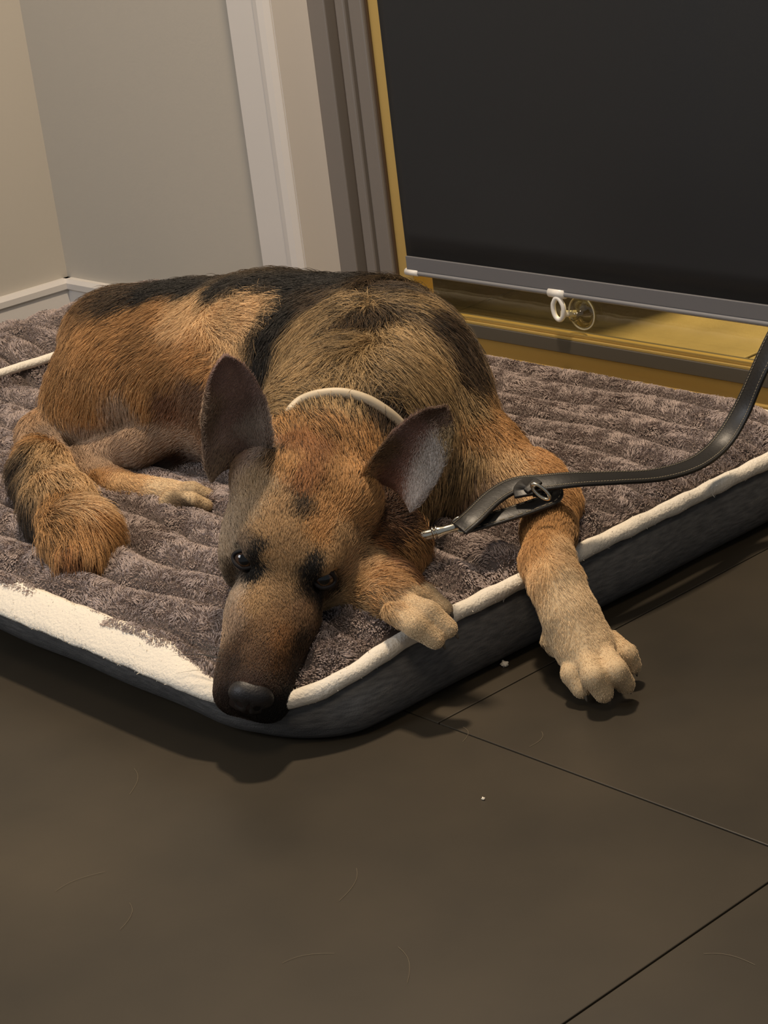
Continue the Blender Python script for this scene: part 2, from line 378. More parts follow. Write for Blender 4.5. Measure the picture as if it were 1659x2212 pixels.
seam = np.array([(-2.398+.004*math.sin(9*y), y, float(bed_z(np.array(-2.395), np.array(y)))+.006) for y in np.linspace(BY0+.03, BY1-.03, 90)])
sm_z = np.convolve(np.pad(seam[:, 2], 6, 'edge'), np.ones(13)/13, 'valid'); seam[:, 2] = sm_z+.006
sweep('bolster_piping', seam, circ(.0062, 10), M['fleece'], bed)
def scatter(V, Fc, n, keep=None, weight=None):
    """random points on quads/tris: positions, normals"""
    T3 = []
    for f in Fc:
        T3.append(f[:3])
        if len(f) == 4: T3.append((f[0], f[2], f[3]))
    T3 = np.array(T3); A, B, C = V[T3[:, 0]], V[T3[:, 1]], V[T3[:, 2]]
    N = np.cross(B-A, C-A); ar = np.linalg.norm(N, axis=1); N /= ar[:, None]+1e-12
    w = ar.copy()
    if weight is not None: w *= weight((A+B+C)/3, N)
    idx = rng.choice(len(T3), n, p=w/w.sum()); r1 = np.sqrt(rng.random(n)); r2 = rng.random(n)
    return (1-r1)[:, None]*A[idx]+(r1*(1-r2))[:, None]*B[idx]+(r1*r2)[:, None]*C[idx], N[idx], T3[idx]
def vnoise(p, s, seed=0):
    """cheap smooth vector noise"""
    r = np.random.default_rng(seed); out = np.zeros((len(p), 3))
    for q in range(5):
        k_ = r.normal(size=(3, 3))*s; ph = r.random(3)*6.28
        out += np.sin(p @ k_+ph)
    return out/2.2
tv = np.array([v.co for v in top.data.vertices]); tf = [tuple(p.vertices) for p in top.data.polygons]
def near_w(c, N): return np.where(c[:, 0] < -2.64+.3, .6, 1.0)*(edge_dist(c[:, 0], c[:, 1]) > .004)*(.25+.75*np.maximum(np.abs(np.cos(np.pi*(c[:, 1]+ripple(c[:, 0], c[:, 1])-1.02)/PITCHR))**.5, edge_dist(c[:, 0], c[:, 1]) < .02))
p, nrm, _ = scatter(tv, tf, 330000, weight=near_w)
nrm[nrm[:, 2] < 0] *= -1
d1 = (vnoise(p, 60, 1)*.7+vnoise(p, 170, 2)*.6+rng.normal(size=p.shape)*.25)*.65
d1 -= (d1*nrm).sum(1)[:, None]*nrm
bed_z(p[:, 0], p[:, 1]); ln = ((.0042+.0018*rng.random(len(p)))*np.maximum(.2+.8*LASTRIB**2, .75*(edge_dist(p[:, 0], p[:, 1]) < .016)))[:, None]
pts = np.stack([p-nrm*.001, p+nrm*ln*.45+d1*ln*.18, p+nrm*ln*.75+d1*ln*.55, p+nrm*ln*.80+d1*ln*1.0], 1)
pile = hair('pile', pts, [.0004, .0004, .00036, .0002], M['pile'], bed); pile['kind'] = 'stuff'
pv = np.array([v.co for v in pipe.data.vertices]); pf = [tuple(q.vertices) for q in pipe.data.polygons]
p, nrm, _ = scatter(pv, pf, 45000)
d1 = rng.normal(size=p.shape)
pts = np.stack([p, p+nrm*.0014+d1*.0006, p+nrm*.0022+d1*.0014], 1)
fz = hair('piping_fleece', pts, [.0004, .0004, .0002], M['fleece_pile'], bed); fz['kind'] = 'stuff'

# ------------------------------------------------------------------ dog: signed-distance body -> one continuous mesh
HS = .0106                                                            # head units: cm, slightly large
HE = [math.radians(v) for v in (-21.2, 20.4, -54.6)]; HP = np.array([-1.545, 1.1621, .159])*(.85/.92)+U*.0085
def eul(a):
    x, y, z = a; c, s = math.cos, math.sin
    Rx = np.array([[1, 0, 0], [0, c(x), -s(x)], [0, s(x), c(x)]]); Ry = np.array([[c(y), 0, s(y)], [0, 1, 0], [-s(y), 0, c(y)]]); Rz = np.array([[c(z), -s(z), 0], [s(z), c(z), 0], [0, 0, 1]])
    return Rz @ Ry @ Rx
HR = eul(HE)
def hl(*p): return HR @ (np.array(p, float)*HS)+HP
G0 = np.array([-2.36, .90, -.01]); G1 = np.array([-1.10, 1.72, .40]); GH = .0031
dim = np.ceil((G1-G0)/GH).astype(int)+1
D = np.full(dim, .06, np.float32)
ax = [G0[i]+GH*np.arange(dim[i]) for i in range(3)]
def region(lo, hi):
    a_ = np.clip(np.floor((np.asarray(lo)-G0)/GH).astype(int), 0, dim-1); b_ = np.clip(np.ceil((np.asarray(hi)-G0)/GH).astype(int)+1, 1, dim)
    s = tuple(slice(a_[i], b_[i]) for i in range(3))
    g_ = np.stack(np.meshgrid(*[ax[i][s[i]] for i in range(3)], indexing='ij'), -1)
    return s, g_
def smin(a_, b_, k):
    h = np.maximum(k-np.abs(a_-b_), 0)/k; return np.minimum(a_, b_)-h*h*k/4
def smax(a_, b_, k): return -smin(-a_, -b_, k)
def cone(a_, b_, r1, r2, k=.03):
    a_ = np.asarray(a_, float); b_ = np.asarray(b_, float); m_ = max(r1, r2)+k+.02
    s, g_ = region(np.minimum(a_, b_)-m_, np.maximum(a_, b_)+m_)
    ba = b_-a_; t = np.clip(((g_-a_) @ ba)/(ba @ ba+1e-12), 0, 1)
    d = np.linalg.norm(g_-a_-t[..., None]*ba, axis=-1)-(r1+(r2-r1)*t)
    D[s] = smin(D[s], d.astype(np.float32), k)
def chain(pts, rad, k=.03):
    for i in range(len(pts)-1): cone(pts[i], pts[i+1], rad[i], rad[i+1], k)
def ell(c, r, rot=None, k=.03, sub=False):
    c = np.asarray(c, float); r = np.asarray(r, float); m_ = r.max()+k+.02
    s, g_ = region(c-m_, c+m_); q = g_-c
    if rot is not None: q = q @ rot                                   # columns of rot = local axes
    k0 = np.linalg.norm(q/r, axis=-1); k1 = np.linalg.norm(q/(r*r), axis=-1)+1e-9
    d = (k0*(k0-1)/k1).astype(np.float32)
    D[s] = smax(D[s], -d, k) if sub else smin(D[s], d, k)
def axes(v, up=(0, 0, 1)):
    x = np.asarray(v, float); x = x/np.linalg.norm(x); y = np.cross(up, x); y /= np.linalg.norm(y); return np.stack([x, y, np.cross(x, y)], 1)
# trunk
RUMP, LOIN, MID, SHO = at(285, 850, .160), at(430, 808, .182), at(600, 808, .192), at(808, 836, .187)
chain([RUMP, LOIN, MID, SHO], [.086, .097, .104, .097], .05)
chain([at(755, 745, .225), at(825, 775, .215), at(888, 860, .175)], [.058, .062, .064], .05)     # withers
chain([SHO, at(882, 950, .155)], [.095, .085], .05)                                             # chest
chain([at(905, 945, .150), at(995, 1008, .128), at(1140, 1070, .112)], [.070, .054, .040], .04)  # shoulder to elbow (dog's left)
chain([at(830, 840, .205), at(760, 930, .20), hl(-9, 0, -1)], [.095, .080, .066], .04)          # neck
chain([at(860, 960, .15), hl(-9, 3, -6)], [.075, .055], .04)                                    # throat
ell(at(828, 1168, .122), (.043, .040, .044), None, .025)                                            # ruff under the ear
# left foreleg hanging over the bed edge
chain([at(1150, 1060, .112), at(1190, 1090, .106), at(1186, 1150, .103), at(1182, 1215, .099), at(1204, 1265, .090), at(1232, 1330, .068), at(1262, 1395, .043)],
      [.038, .027, .0235, .0230, .0225, .0235, .027], .015)
chain([at(1262, 1395, .043), at(1277, 1425, .036)], [.025, .019], .012)
TOES = []
def toes(spec):
    for (a1, a2, a3, r1) in spec:
        A, B, C = at(*a1), at(*a2), at(*a3); chain([A, B, C], [r1*.85, r1*1.08, r1*.9], .003); TOES.append((B, C, r1))
toes((((1234, 1410, .036), (1236, 1456, .028), (1256, 1490, .016), .0098), ((1262, 1405, .044), (1282, 1462, .036), (1304, 1497, .018), .0106), ((1298, 1400, .044), (1330, 1450, .036), (1351, 1478, .018), .0106), ((1320, 1380, .040), (1353, 1414, .031), (1366, 1438, .018), .0096)))
cone(at(1187, 1385, .045), at(1194, 1400, .038), .008, .006, .01)                               # dewclaw pad
# right foreleg under the chin, paw on the piping
chain([at(700, 1190, .115), at(780, 1250, .108), at(830, 1280, .104), at(862, 1297, .104)], [.040, .031, .026, .022], .015)
toes((((858, 1262, .107), (918, 1284, .103), (960, 1316, .090), .0094), ((858, 1294, .109), (925, 1324, .104), (968, 1358, .089), .0104), ((848, 1320, .105), (898, 1352, .098), (940, 1382, .083), .0102)))
# right hind leg: thigh, shank to the hock, metatarsus, paw
THD = at(480, 880, .165)-at(220, 780, .205)
ell(at(325, 805, .188), (.135, .062, .098), axes(THD), .03)
ell(at(205, 890, .145), (.068, .058, .068), None, .03)
chain([at(280, 810, .19), at(480, 850, .165)], [.075, .045], .03)
chain([at(500, 865, .165), at(410, 905, .150), at(300, 960, .128), at(185, 995, .108)], [.032, .028, .024, .020], .008)
chain([at(180, 1005, .104), at(260, 1052, .098), at(370, 1070, .097)], [.019, .0165, .0175], .010)
toes((((365, 1056, .104), (415, 1060, .105), (448, 1070, .097), .0092), ((365, 1072, .105), (412, 1082, .104), (444, 1093, .094), .0094), ((355, 1084, .100), (392, 1096, .097), (420, 1106, .090), .0086)))
# far hind leg and belly seen in the gap
chain([at(520, 940, .11), at(430, 985, .095), at(350, 1015, .085)], [.035, .022, .018], .01)
ell(at(600, 880, .15), (.09, .09, .07), None, .03)
# tail
TAIL = [at(150, 880, .125), at(88, 940, .125), at(95, 1020, .120), at(130, 1095, .118), at(172, 1160, .114), at(168, 1205, .106)]
chain(TAIL, [.020, .022, .028, .032, .032, .022], .02)
# head (local axes x = nose, y = dog's left, z = up)
def he(c, r, k=.015, sub=False, rot=None): ell(hl(*c), np.array(r)*HS, HR if rot is None else HR @ rot, k, sub)
def hc(a_, b_, r1, r2, k=.012): cone(hl(*a_), hl(*b_), r1*HS, r2*HS, k)
he((-5.6, 0, -.6), (7.2, 5.8, 4.9)); he((-2.6, 0, .3), (4.5, 4.6, 2.7), .02)
for s in (-1, 1):
    he((-4.8, s*3.6, -3.6), (5.0, 2.8, 4.0), .02); he((.3, s*2.7, 1.0), (1.9, 1.7, 1.2), .012)
    he((-7.9, s*4.7, 2.0), (2.5, 2.2, 2.2), .02); he((3.4, s*2.1, -3.3), (4.0, 1.8, 2.6), .015)
hc((1.0, 0, -2.0), (11.6, 0, -4.0), 2.8, 2.0, .02)
for s in (-1, 1):
    hc((3, s*1.6, -4.4), (11.2, s*1.25, -5.9), 2.3, 2.0, .015); he((8.5, s*1.9, -6.3), (3.6, 1.5, 2.2), .012)
hc((-3, 0, -6.4), (10.0, 0, -7.9), 2.8, 1.5, .012)
he((12.4, 0, -4.1), (1.6, 1.9, 1.6), .01)
for s in (-1, 1): he((1.35, s*3.9, -.15), (1.25, 1.15, .95), .006, True)

# surface nets
def surface_nets(D):
    s = D < 0; c = [s[i:s.shape[0]-1+i, j:s.shape[1]-1+j, k:s.shape[2]-1+k] for i in (0, 1) for j in (0, 1) for k in (0, 1)]
    cnt = sum(q.astype(np.int8) for q in c); act = (cnt > 0) & (cnt < 8); idx = np.argwhere(act)
    offs = np.array([(i, j, k) for i in (0, 1) for j in (0, 1) for k in (0, 1)])
    vals = np.stack([D[idx[:, 0]+o[0], idx[:, 1]+o[1], idx[:, 2]+o[2]] for o in offs], 1)
    acc = np.zeros((len(idx), 3)); num = np.zeros(len(idx))
    for i in range(8):
        for j in range(i+1, 8):
            if np.abs(offs[i]-offs[j]).sum() != 1: continue
            a_, b_ = vals[:, i], vals[:, j]; m_ = (a_ < 0) != (b_ < 0); t = np.where(m_, a_/(a_-b_+1e-20), 0)
            acc += np.where(m_[:, None], offs[i]+(offs[j]-offs[i])*t[:, None], 0); num += m_
    V = G0+GH*(idx+acc/num[:, None]); vid = -np.ones(act.shape, np.int64); vid[tuple(idx.T)] = np.arange(len(idx)); Q = []
    for axis in range(3):
        u, v = [q for q in range(3) if q != axis]
        lo = [slice(None)]*3; hi = [slice(None)]*3; lo[axis] = slice(0, -1); hi[axis] = slice(1, None)
        a_, b_ = s[tuple(lo)], s[tuple(hi)]; E = np.argwhere(a_ != b_)
        ok = (E[:, u] > 0) & (E[:, v] > 0) & (E[:, u] < D.shape[u]-1) & (E[:, v] < D.shape[v]-1); E = E[ok]
        fl = a_[tuple(E.T)]
        def cell(du, dv):
            q = E.copy(); q[:, u] -= du; q[:, v] -= dv; return vid[tuple(q.T)]
        q = np.stack([cell(1, 1), cell(0, 1), cell(0, 0), cell(1, 0)], 1)
        flip = fl if axis != 1 else ~fl
        q[~flip] = q[~flip][:, ::-1]; Q.append(q)
    return V, np.vstack(Q)
DV, DF = surface_nets(D)
# light Laplacian smoothing to remove grid steps
edges = np.vstack([DF[:, [0, 1]], DF[:, [1, 2]], DF[:, [2, 3]], DF[:, [3, 0]]])
for it in range(2):
    acc = np.zeros_like(DV); num = np.zeros(len(DV))
    for q in (0, 1, 2):
        pass
    for q in range(3): acc[:, q] = np.bincount(edges[:, 0], DV[edges[:, 1], q], len(DV))+np.bincount(edges[:, 1], DV[edges[:, 0], q], len(DV))
    num = np.bincount(edges[:, 0], minlength=len(DV))+np.bincount(edges[:, 1], minlength=len(DV))
    DV = DV*.5+.5*acc/np.maximum(num, 1)[:, None]
NB = len(DV)
# ears: cupped leaves with thickness, rooted in the skull, part of the body mesh
def ear(tip, A, B, dep_t, dep_a, dep_b, wprof, cup, lean):
    T_, A_, B_ = at_d(*tip, dep_t), at_d(*A, dep_a), at_d(*B, dep_b)
    base = (A_+B_)/2; sp = T_-base; Lh = np.linalg.norm(sp); spn = sp/Lh
    side = B_-A_; w0 = np.linalg.norm(side)/2; side = side-(side @ spn)*spn*.0; side /= np.linalg.norm(side)
    Nn = np.cross(side, spn); Nn /= np.linalg.norm(Nn)
    if Nn @ F > 0: Nn = -Nn
    nu, nv = 24, 34; out = []
    for layer in (0, 1):
        for j in range(nv+1):
            v = j/nv; vv = -.12+1.12*v
            sd = side-(side @ spn)*spn*min(1, max(0, v*1.6)); sd /= np.linalg.norm(sd)
            wv = np.interp(v, wprof[0], wprof[1])*w0
            cen = base+spn*Lh*vv+Nn*lean*math.sin(math.pi*max(vv, 0))
            for i in range(nu+1):
                u = -1+2*i/nu
                dz = -cup*(1-u*u)*min(1, wv/w0+.25)*(1-.5*v)-.004*0
                th = (.0042*(1-.55*abs(u)**3))*(1-.3*v) if layer else 0
                out.append(cen+sd*u*wv+Nn*(dz-th))
    W = nu+1; H_ = nv+1; f = []
    for j in range(nv):
        for i in range(nu):
            a_ = j*W+i; f.append((a_, a_+1, a_+W+1, a_+W)); b_ = a_+W*H_; f.append((b_, b_+W, b_+W+1, b_+1))
    rim = [j*W for j in range(H_)]+[nv*W+i for i in range(1, W)]+[j*W+nu for j in range(nv-1, -1, -1)]
    for a_, b_ in zip(rim[:-1], rim[1:]): f.append((a_, b_, b_+W*H_, a_+W*H_))
    return np.array(out), np.array(f)
WP = ([0, .15, .4, .6, .74, .84, .91, .96, 1], [.90, 1.0, 1.01, .93, .79, .63, .47, .31, .09])
dl_b, dr_b = depth(hl(-7.6, -5.6, 4.0)), depth(hl(-7.6, 5.6, 4.0)); dl_t, dr_t = depth(hl(-10, -8, 15)), depth(hl(-10, 8, 15))
EARS = [ear((488, 772), (447, 1020), (588, 985), dl_t, dl_b-.01, dl_b+.01, WP, .020, .004), ear((962, 884), (785, 1022), (905, 1092), dr_t, dr_b+.0, dr_b-.0, WP, .020, .004)]
EARSET = []
for ev, ef in EARS:
    DF = np.vstack([DF, ef+len(DV)]); EARSET.append((len(DV), len(DV)+len(ev))); DV = np.vstack([DV, ev])
dog = empty('dog', ((RUMP[0]+SHO[0])/2, (RUMP[1]+SHO[1])/2, .08), 'tan and black german shepherd lying curled on the plush bed', 'dog')
dme = mesh('body', DV, DF); bm = bmesh.new(); bm.from_mesh(dme); bmesh.ops.recalc_face_normals(bm, faces=bm.faces); bm.to_mesh(dme); bm.free()
body = link('body', dme, M['skin'], dog)

# coat controls: photo pixel -> point on the body; colour, dark share, length (cm), lie direction in the picture
O_, L_, C_, B_, S_, D_, G_, R_ = (.46, .25, .098), (.62, .41, .21), (.68, .51, .31), (.016, .014, .012), (.40, .27, .13), (.075, .048, .027), (.40, .28, .19), (.29, .13, .05)
T_ = (.38, .24, .12)
CT = [
 # rump and thigh
 (270, 690, O_, .05, 2.2, -1, .5), (335, 668, O_, .05, 2.2, -1, .4), (225, 725, O_, .05, 2.2, -.9, .7), (420, 655, L_, 0, 2.2, -1, .2), (490, 655, L_, 0, 2.2, .3, .1), (400, 680, L_, .0, 2.2, -1, .35), (500, 690, L_, 0, 2.2, .6, .3), (545, 660, L_, 0, 2.2, 1, .1), (300, 720, O_, .05, 2.2, -1, .6), (240, 790, O_, .05, 2, -.7, 1), (180, 870, O_, .05, 2, -.4, 1),
 (350, 780, O_, 0, 2, -1, .6), (440, 780, O_, .03, 1.8, -1, .4), (500, 760, L_, .05, 1.8, .3, 1), (130, 860, O_, .15, 2, -.2, 1), (110, 940, G_, 0, 1.4, 0, 1), (150, 960, G_, 0, 1, .2, 1), (200, 930, G_, 0, 1.2, .1, 1),
 (260, 880, G_, .05, 1.6, -.3, 1), (300, 850, O_, .05, 1.6, -.5, 1), (360, 880, (.20, .10, .055), .1, 1.4, -.6, .6), (430, 850, (.24, .14, .085), .05, 1.2, -.8, .6),  # last two: shade of the thigh crease, put in as darker fur
 (450, 890, G_, 0, 1, -1, .4), (380, 930, G_, 0, .9, -1, .5), (290, 975, G_, 0, .9, -1, .4), (210, 1000, G_, 0, .9, .3, 1), (200, 1030, O_, 0, .9, 1, .4), (270, 1060, L_, 0, .8, 1, .2), (340, 1065, C_, 0, .45, 1, .1), (420, 1070, C_, 0, .2, 1, .1), (400, 1097, D_, 0, .35, 1, .2),
 (400, 1000, (.16, .10, .07), 0, 1, -1, .3), (350, 1020, (.30, .24, .20), 0, 1, -1, .2),  # shade in the gap between the legs, put in as a dark tone
 # saddle
 (270, 650, D_, .3, 2.5, -1, .5), (330, 640, B_, 0, 2.5, -1, .25), (380, 622, B_, 0, 2.5, -1, .25), (430, 622, B_, 0, 2.5, -1, .1), (490, 622, B_, 0, 2.5, -1, .1), (550, 622, B_, 0, 2.5, -1, .1), (640, 620, B_, 0, 2.5, -.8, .3), (620, 680, B_, 0, 2.5, -.5, .8), (590, 720, B_, 0, 2.5, -.3, 1), (565, 780, B_, 0, 2.5, -.1, 1), (720, 612, B_, .1, 2.5, -.8, .4), (700, 640, D_, .3, 2.5, -.8, .5),
 # shoulder, sable
 (640, 740, S_, .15, 3, -.6, 1), (680, 700, S_, .2, 3, -.8, .6), (610, 800, S_, .2, 3, -.5, 1), (700, 800, S_, .2, 3, -.6, 1), (740, 740, S_, .2, 3, -.5, 1), (760, 650, S_, .45, 2.8, -.6, .4), (820, 628, D_, .4, 2.8, .4, .2),
 (800, 690, D_, .5, 3, .1, 1), (880, 650, S_, .5, 2.8, .8, .6), (940, 690, D_, .4, 2.8, .7, .9), (860, 720, S_, .25, 3, .6, .9), (840, 790, S_, .25, 3.2, .2, 1), (920, 780, S_, .3, 3, .6, 1), (990, 790, D_, .3, 3, .5, 1), (940, 860, S_, .35, 3.2, .4, 1), (1010, 870, S_, .4, 3, .4, 1),
 (1030, 920, O_, .2, 2.6, .6, 1), (970, 950, S_, .4, 3.2, .1, 1), (1000, 1000, S_, .35, 3, 0, 1), (960, 1050, S_, .4, 3, -.1, 1), (920, 1100, S_, .3, 3, -.2, 1), (900, 880, S_, .3, 3.2, .3, 1),
 # neck
 (640, 880, S_, .3, 3, -.4, -.2), (700, 890, S_, .35, 3, .1, -1), (760, 900, S_, .45, 3, .3, -1), (830, 930, D_, .4, 3, .5, -.8), (720, 940, O_, .35, 2.6, .1, -1), (620, 930, O_, .25, 2.4, -.3, -1), (800, 980, O_, .3, 2.2, .4, -1),
 # left foreleg
 (1060, 900, O_, .1, 2.2, .7, 1), (1110, 950, O_, .03, 1.8, 1, .7), (1180, 1000, O_, 0, 1.4, 1, .8), (1090, 1000, L_, 0, 1.6, .8, 1), (1040, 1050, G_, 0, 1.8, .4, 1), (1000, 1090, G_, .1, 2, .2, 1), (1120, 1050, L_, 0, 1.3, .6, 1), (1215, 1060, O_, 0, 1.2, .3, 1),
 (1190, 1110, O_, 0, 1.0, 0, 1), (1160, 1170, O_, 0, .9, 0, 1), (1215, 1180, L_, 0, 1, 0, 1), (1170, 1240, L_, 0, .9, .3, 1), (1220, 1270, C_, 0, .6, .4, 1), (1220, 1340, C_, 0, .6, .5, 1), (1270, 1400, C_, 0, .35, .5, 1), (1300, 1460, C_, 0, .22, .4, 1), (1350, 1440, C_, 0, .22, .6, 1), (1250, 1470, C_, 0, .22, .2, 1),
 # right forepaw
 (800, 1290, O_, .1, 1.2, 1, .6), (830, 1310, L_, 0, 1, 1, .6), (890, 1275, C_, 0, .22, 1, .5), (900, 1320, C_, 0, .22, 1, .6), (940, 1298, C_, 0, .22, 1, .5), (900, 1270, C_, 0, .25, 1, .5), (950, 1350, C_, 0, .2, 1, .7), (890, 1350, C_, 0, .22, .8, .8),
 # head
 (640, 960, R_, .1, 1.6, 0, -1), (700, 980, R_, .1, 1.6, .1, -1), (740, 1010, O_, .1, 1.3, .2, -1), (620, 1010, O_, .08, 1.2, -.1, -1), (660, 1030, R_, .1, 1.1, 0, -1), (645, 1090, D_, .3, .9, 0, -1), (660, 1060, R_, .2, 1, 0, -1), (610, 1090, T_, .05, .9, -.1, -1), (700, 1080, O_, .05, .9, .2, -1), (565, 1060, (.42, .30, .18), .06, .9, -.3, -1),
 (535, 1100, (.46, .34, .22), .06, .9, -.3, -1), (505, 1130, (.50, .38, .26), .08, .9, -.6, -1), (476, 1090, (.26, .18, .11), .15, 1.1, -.7, -1), (760, 1090, O_, .05, 1, .4, -1), (800, 1110, O_, .1, 1, .6, -1), (790, 1060, O_, .1, 1, .5, -1), (620, 1150, T_, 0, .7, 0, -1), (690, 1150, O_, 0, .7, .2, -1), (740, 1170, T_, 0, .8, .4, -1), (580, 1150, T_, .05, .7, -.1, -1), (500, 1180, (.50, .38, .26), .03, .7, -.5, -1),  # left brow: grey-tan, lightened in the colour for the light it lacks
 (610, 1210, T_, 0, .6, 0, -1), (640, 1190, T_, 0, .6, .1, -1), (580, 1200, T_, 0, .6, -.1, -1), (600, 1260, T_, 0, .55, 0, -1), (570, 1280, T_, .05, .55, 0, -1), (630, 1270, T_, .05, .55, .1, -1),
 (568, 1180, B_, 0, .4, -.1, -1), (555, 1195, B_, 0, .4, -.1, -1), (540, 1250, B_, 0, .35, 0, -1), (558, 1225, B_, 0, .35, 0, -1), (512, 1235, D_, .2, .4, -.3, -1), (520, 1185, (.18, .13, .09), .1, .5, -.3, -1),
 (683, 1218, B_, 0, .4, .1, -1), (672, 1240, B_, 0, .35, .1, -1), (668, 1268, B_, 0, .35, .1, -1), (690, 1283, B_, 0, .35, .2, -1), (720, 1275, D_, .2, .4, .5, -.8), (715, 1225, T_, .05, .5, .4, -1), (650, 1275, D_, .1, .45, .1, -1),
 (760, 1230, T_, 0, .8, .7, -.6), (800, 1200, T_, .1, 1.1, .8, -.5), (740, 1290, L_, 0, .8, .8, -.4), (790, 1270, L_, 0, 1.1, .9, -.3), (830, 1250, O_, .05, 1.6, 1, -.1), (730, 1330, T_, .1, .8, .8, -.4), (770, 1310, L_, .1, 1.1, .9, -.2),
 (507, 1290, (.50, .38, .27), 0, .6, -.2, -1), (510, 1330, G_, .1, .6, -.1, -1), (540, 1310, T_, .05, .5, 0, -1), (600, 1320, (.25, .145, .07), .05, .45, 0, -1), (660, 1320, (.22, .13, .07), .1, .5, .2, -1), (690, 1360, (.15, .09, .05), .2, .6, .4, -.8),
 (560, 1360, (.21, .12, .06), .1, .45, 0, -1), (610, 1380, (.24, .12, .05), .1, .4, .1, -1), (530, 1390, (.14, .08, .045), .15, .4, 0, -1), (560, 1420, (.10, .055, .03), .15, .35, 0, -1), (600, 1430, (.11, .055, .025), .15, .35, 0, -1), (650, 1400, (.06, .035, .02), .2, .4, .3, -1), (670, 1430, B_, 0, .4, .3, -1),
 (500, 1440, (.05, .03, .02), .1, .35, -.1, -1), (540, 1470, (.05, .03, .022), 0, .3, 0, -1), (590, 1480, (.045, .027, .018), 0, .3, 0, -1), (640, 1480, (.03, .019, .014), 0, .35, .3, -1), (510, 1510, (.03, .02, .016), 0, .25, 0, -1), (580, 1520, B_, 0, .25, 0, -1), (620, 1520, B_, 0, .3, .2, -1),
 # ruff behind the jaw and below the ears
 (840, 1150, (.12, .06, .03), .2, 1.4, .4, .6), (860, 1110, (.10, .055, .035), .2, 1, .3, -.2), (880, 1190, O_, .1, 2.4, .5, 1), (860, 1220, R_, .15, 2.2, .6, 1), (900, 1210, O_, .05, 2.4, .4, 1), (820, 1170, R_, .2, 1.4, .6, -.2), (465, 1060, D_, .2, 1, -.4, -.6), (474, 1145, (.22, .15, .09), .15, 1, -.6, .4),
 # ears: light coming through them is put into the pale inner tones
 (500, 900, (.32, .215, .18), 0, .35, 0, -1), (490, 830, (.32, .21, .175), 0, .35, 0, -1), (545, 930, (.46, .39, .34), 0, .8, -.3, -1), (560, 960, (.44, .36, .31), 0, .9, -.2, -1), (520, 970, (.33, .225, .18), 0, .4, 0, -1), (455, 900, (.17, .115, .08), 0, .45, -.3, -1), (500, 1010, (.30, .20, .13), .05, .6, 0, -1), (478, 1020, (.30, .21, .14), .05, .6, -.2, -1), (585, 985, (.16, .1, .05), .2, .8, .3, -1),
 (870, 990, (.31, .18, .135), 0, .35, .5, -1), (900, 940, (.31, .19, .15), 0, .35, .5, -1), (850, 1040, (.31, .16, .11), 0, .4, .5, -1), (940, 970, (.58, .52, .47), 0, .8, .2, -1), (920, 1020, (.58, .52, .47), 0, .9, .2, -1), (905, 1060, (.55, .48, .43), 0, .9, .2, -1), (830, 980, (.2, .12, .06), .1, .5, .8, -.6), (955, 900, (.16, .10, .07), 0, .4, .5, -.6),
 # tail
 (52, 1000, D_, .4, 3.2, -.4, 1), (45, 1060, B_, .1, 3.2, -.1, 1), (62, 1110, D_, .4, 3.2, .3, 1), (80, 1150, D_, .3, 3, .4, 1), (120, 1180, O_, .25, 3, .4, 1), (75, 950, O_, .2, 2.6, -.4, 1), (100, 980, L_, .15, 2.6, -.1, 1), (130, 1030, L_, .1, 3, .3, 1), (120, 1080, O_, .25, 3, .4, 1), (170, 1090, L_, .05, 3, .6, 1), (160, 1130, O_, .1, 3, .6, 1), (205, 1120, O_, 0, 3, .7, .8), (190, 1170, O_, .1, 2.8, .2, 1), (150, 1200, R_, .15, 2.6, .1, 1), (180, 1220, (.12, .055, .027), .2, 2.2, .2, 1), (140, 1222, (.15, .07, .03), .2, 2.2, .2, 1),
]
bvh = BVHTree.FromPolygons([tuple(v) for v in DV], [tuple(int(i) for i in f) for f in DF])
cp, cc_, cdk, cl, cdv = [], [], [], [], []
for (px, py, col, dk, ln, dx, dy) in CT:
    d = ray(px, py); d = d/np.linalg.norm(d)
    hit = bvh.ray_cast(Vector(CAMP), Vector(d))
    if hit[0] is None:
        print('MISS', px, py); continue
    cp.append(np.array(hit[0])); cc_.append(col); cdk.append(dk); cl.append(ln/100)
    v = dx*R-dy*U; nn = np.array(hit[1]); v = v-(v @ nn)*nn; cdv.append(v/(np.linalg.norm(v)+1e-9))
cp, cc_, cdk, cl, cdv = map(np.array, (cp, cc_, cdk, cl, cdv))
def coat(P, jit=0.0, power=3.0):
    out_c = np.zeros((len(P), 3)); out_k = np.zeros(len(P)); out_l = np.zeros(len(P)); out_d = np.zeros((len(P), 3))
    for i in range(0, len(P), 40000):
        q = P[i:i+40000]
        if jit: q = q+rng.normal(size=q.shape)*jit
        d2 = ((q[:, None, :]-cp[None])**2).sum(-1)+3e-6; wt = d2**(-power/1.0); wt /= wt.sum(1)[:, None]
        out_c[i:i+40000] = wt @ cc_; out_k[i:i+40000] = wt @ cdk; out_l[i:i+40000] = wt @ cl
        w2 = d2**-1.6; w2 /= w2.sum(1)[:, None]; out_d[i:i+40000] = w2 @ cdv
    return out_c, out_k, out_l, out_d
vc, vk, _, _ = coat(DV)
vc = vc*(1-.6*vk[:, None])
ca = dme.attributes.new('fur_color', 'FLOAT_COLOR', 'POINT'); ca.data.foreach_set('color', np.hstack([vc*.8, np.ones((len(vc), 1))]).astype(np.float32).ravel())
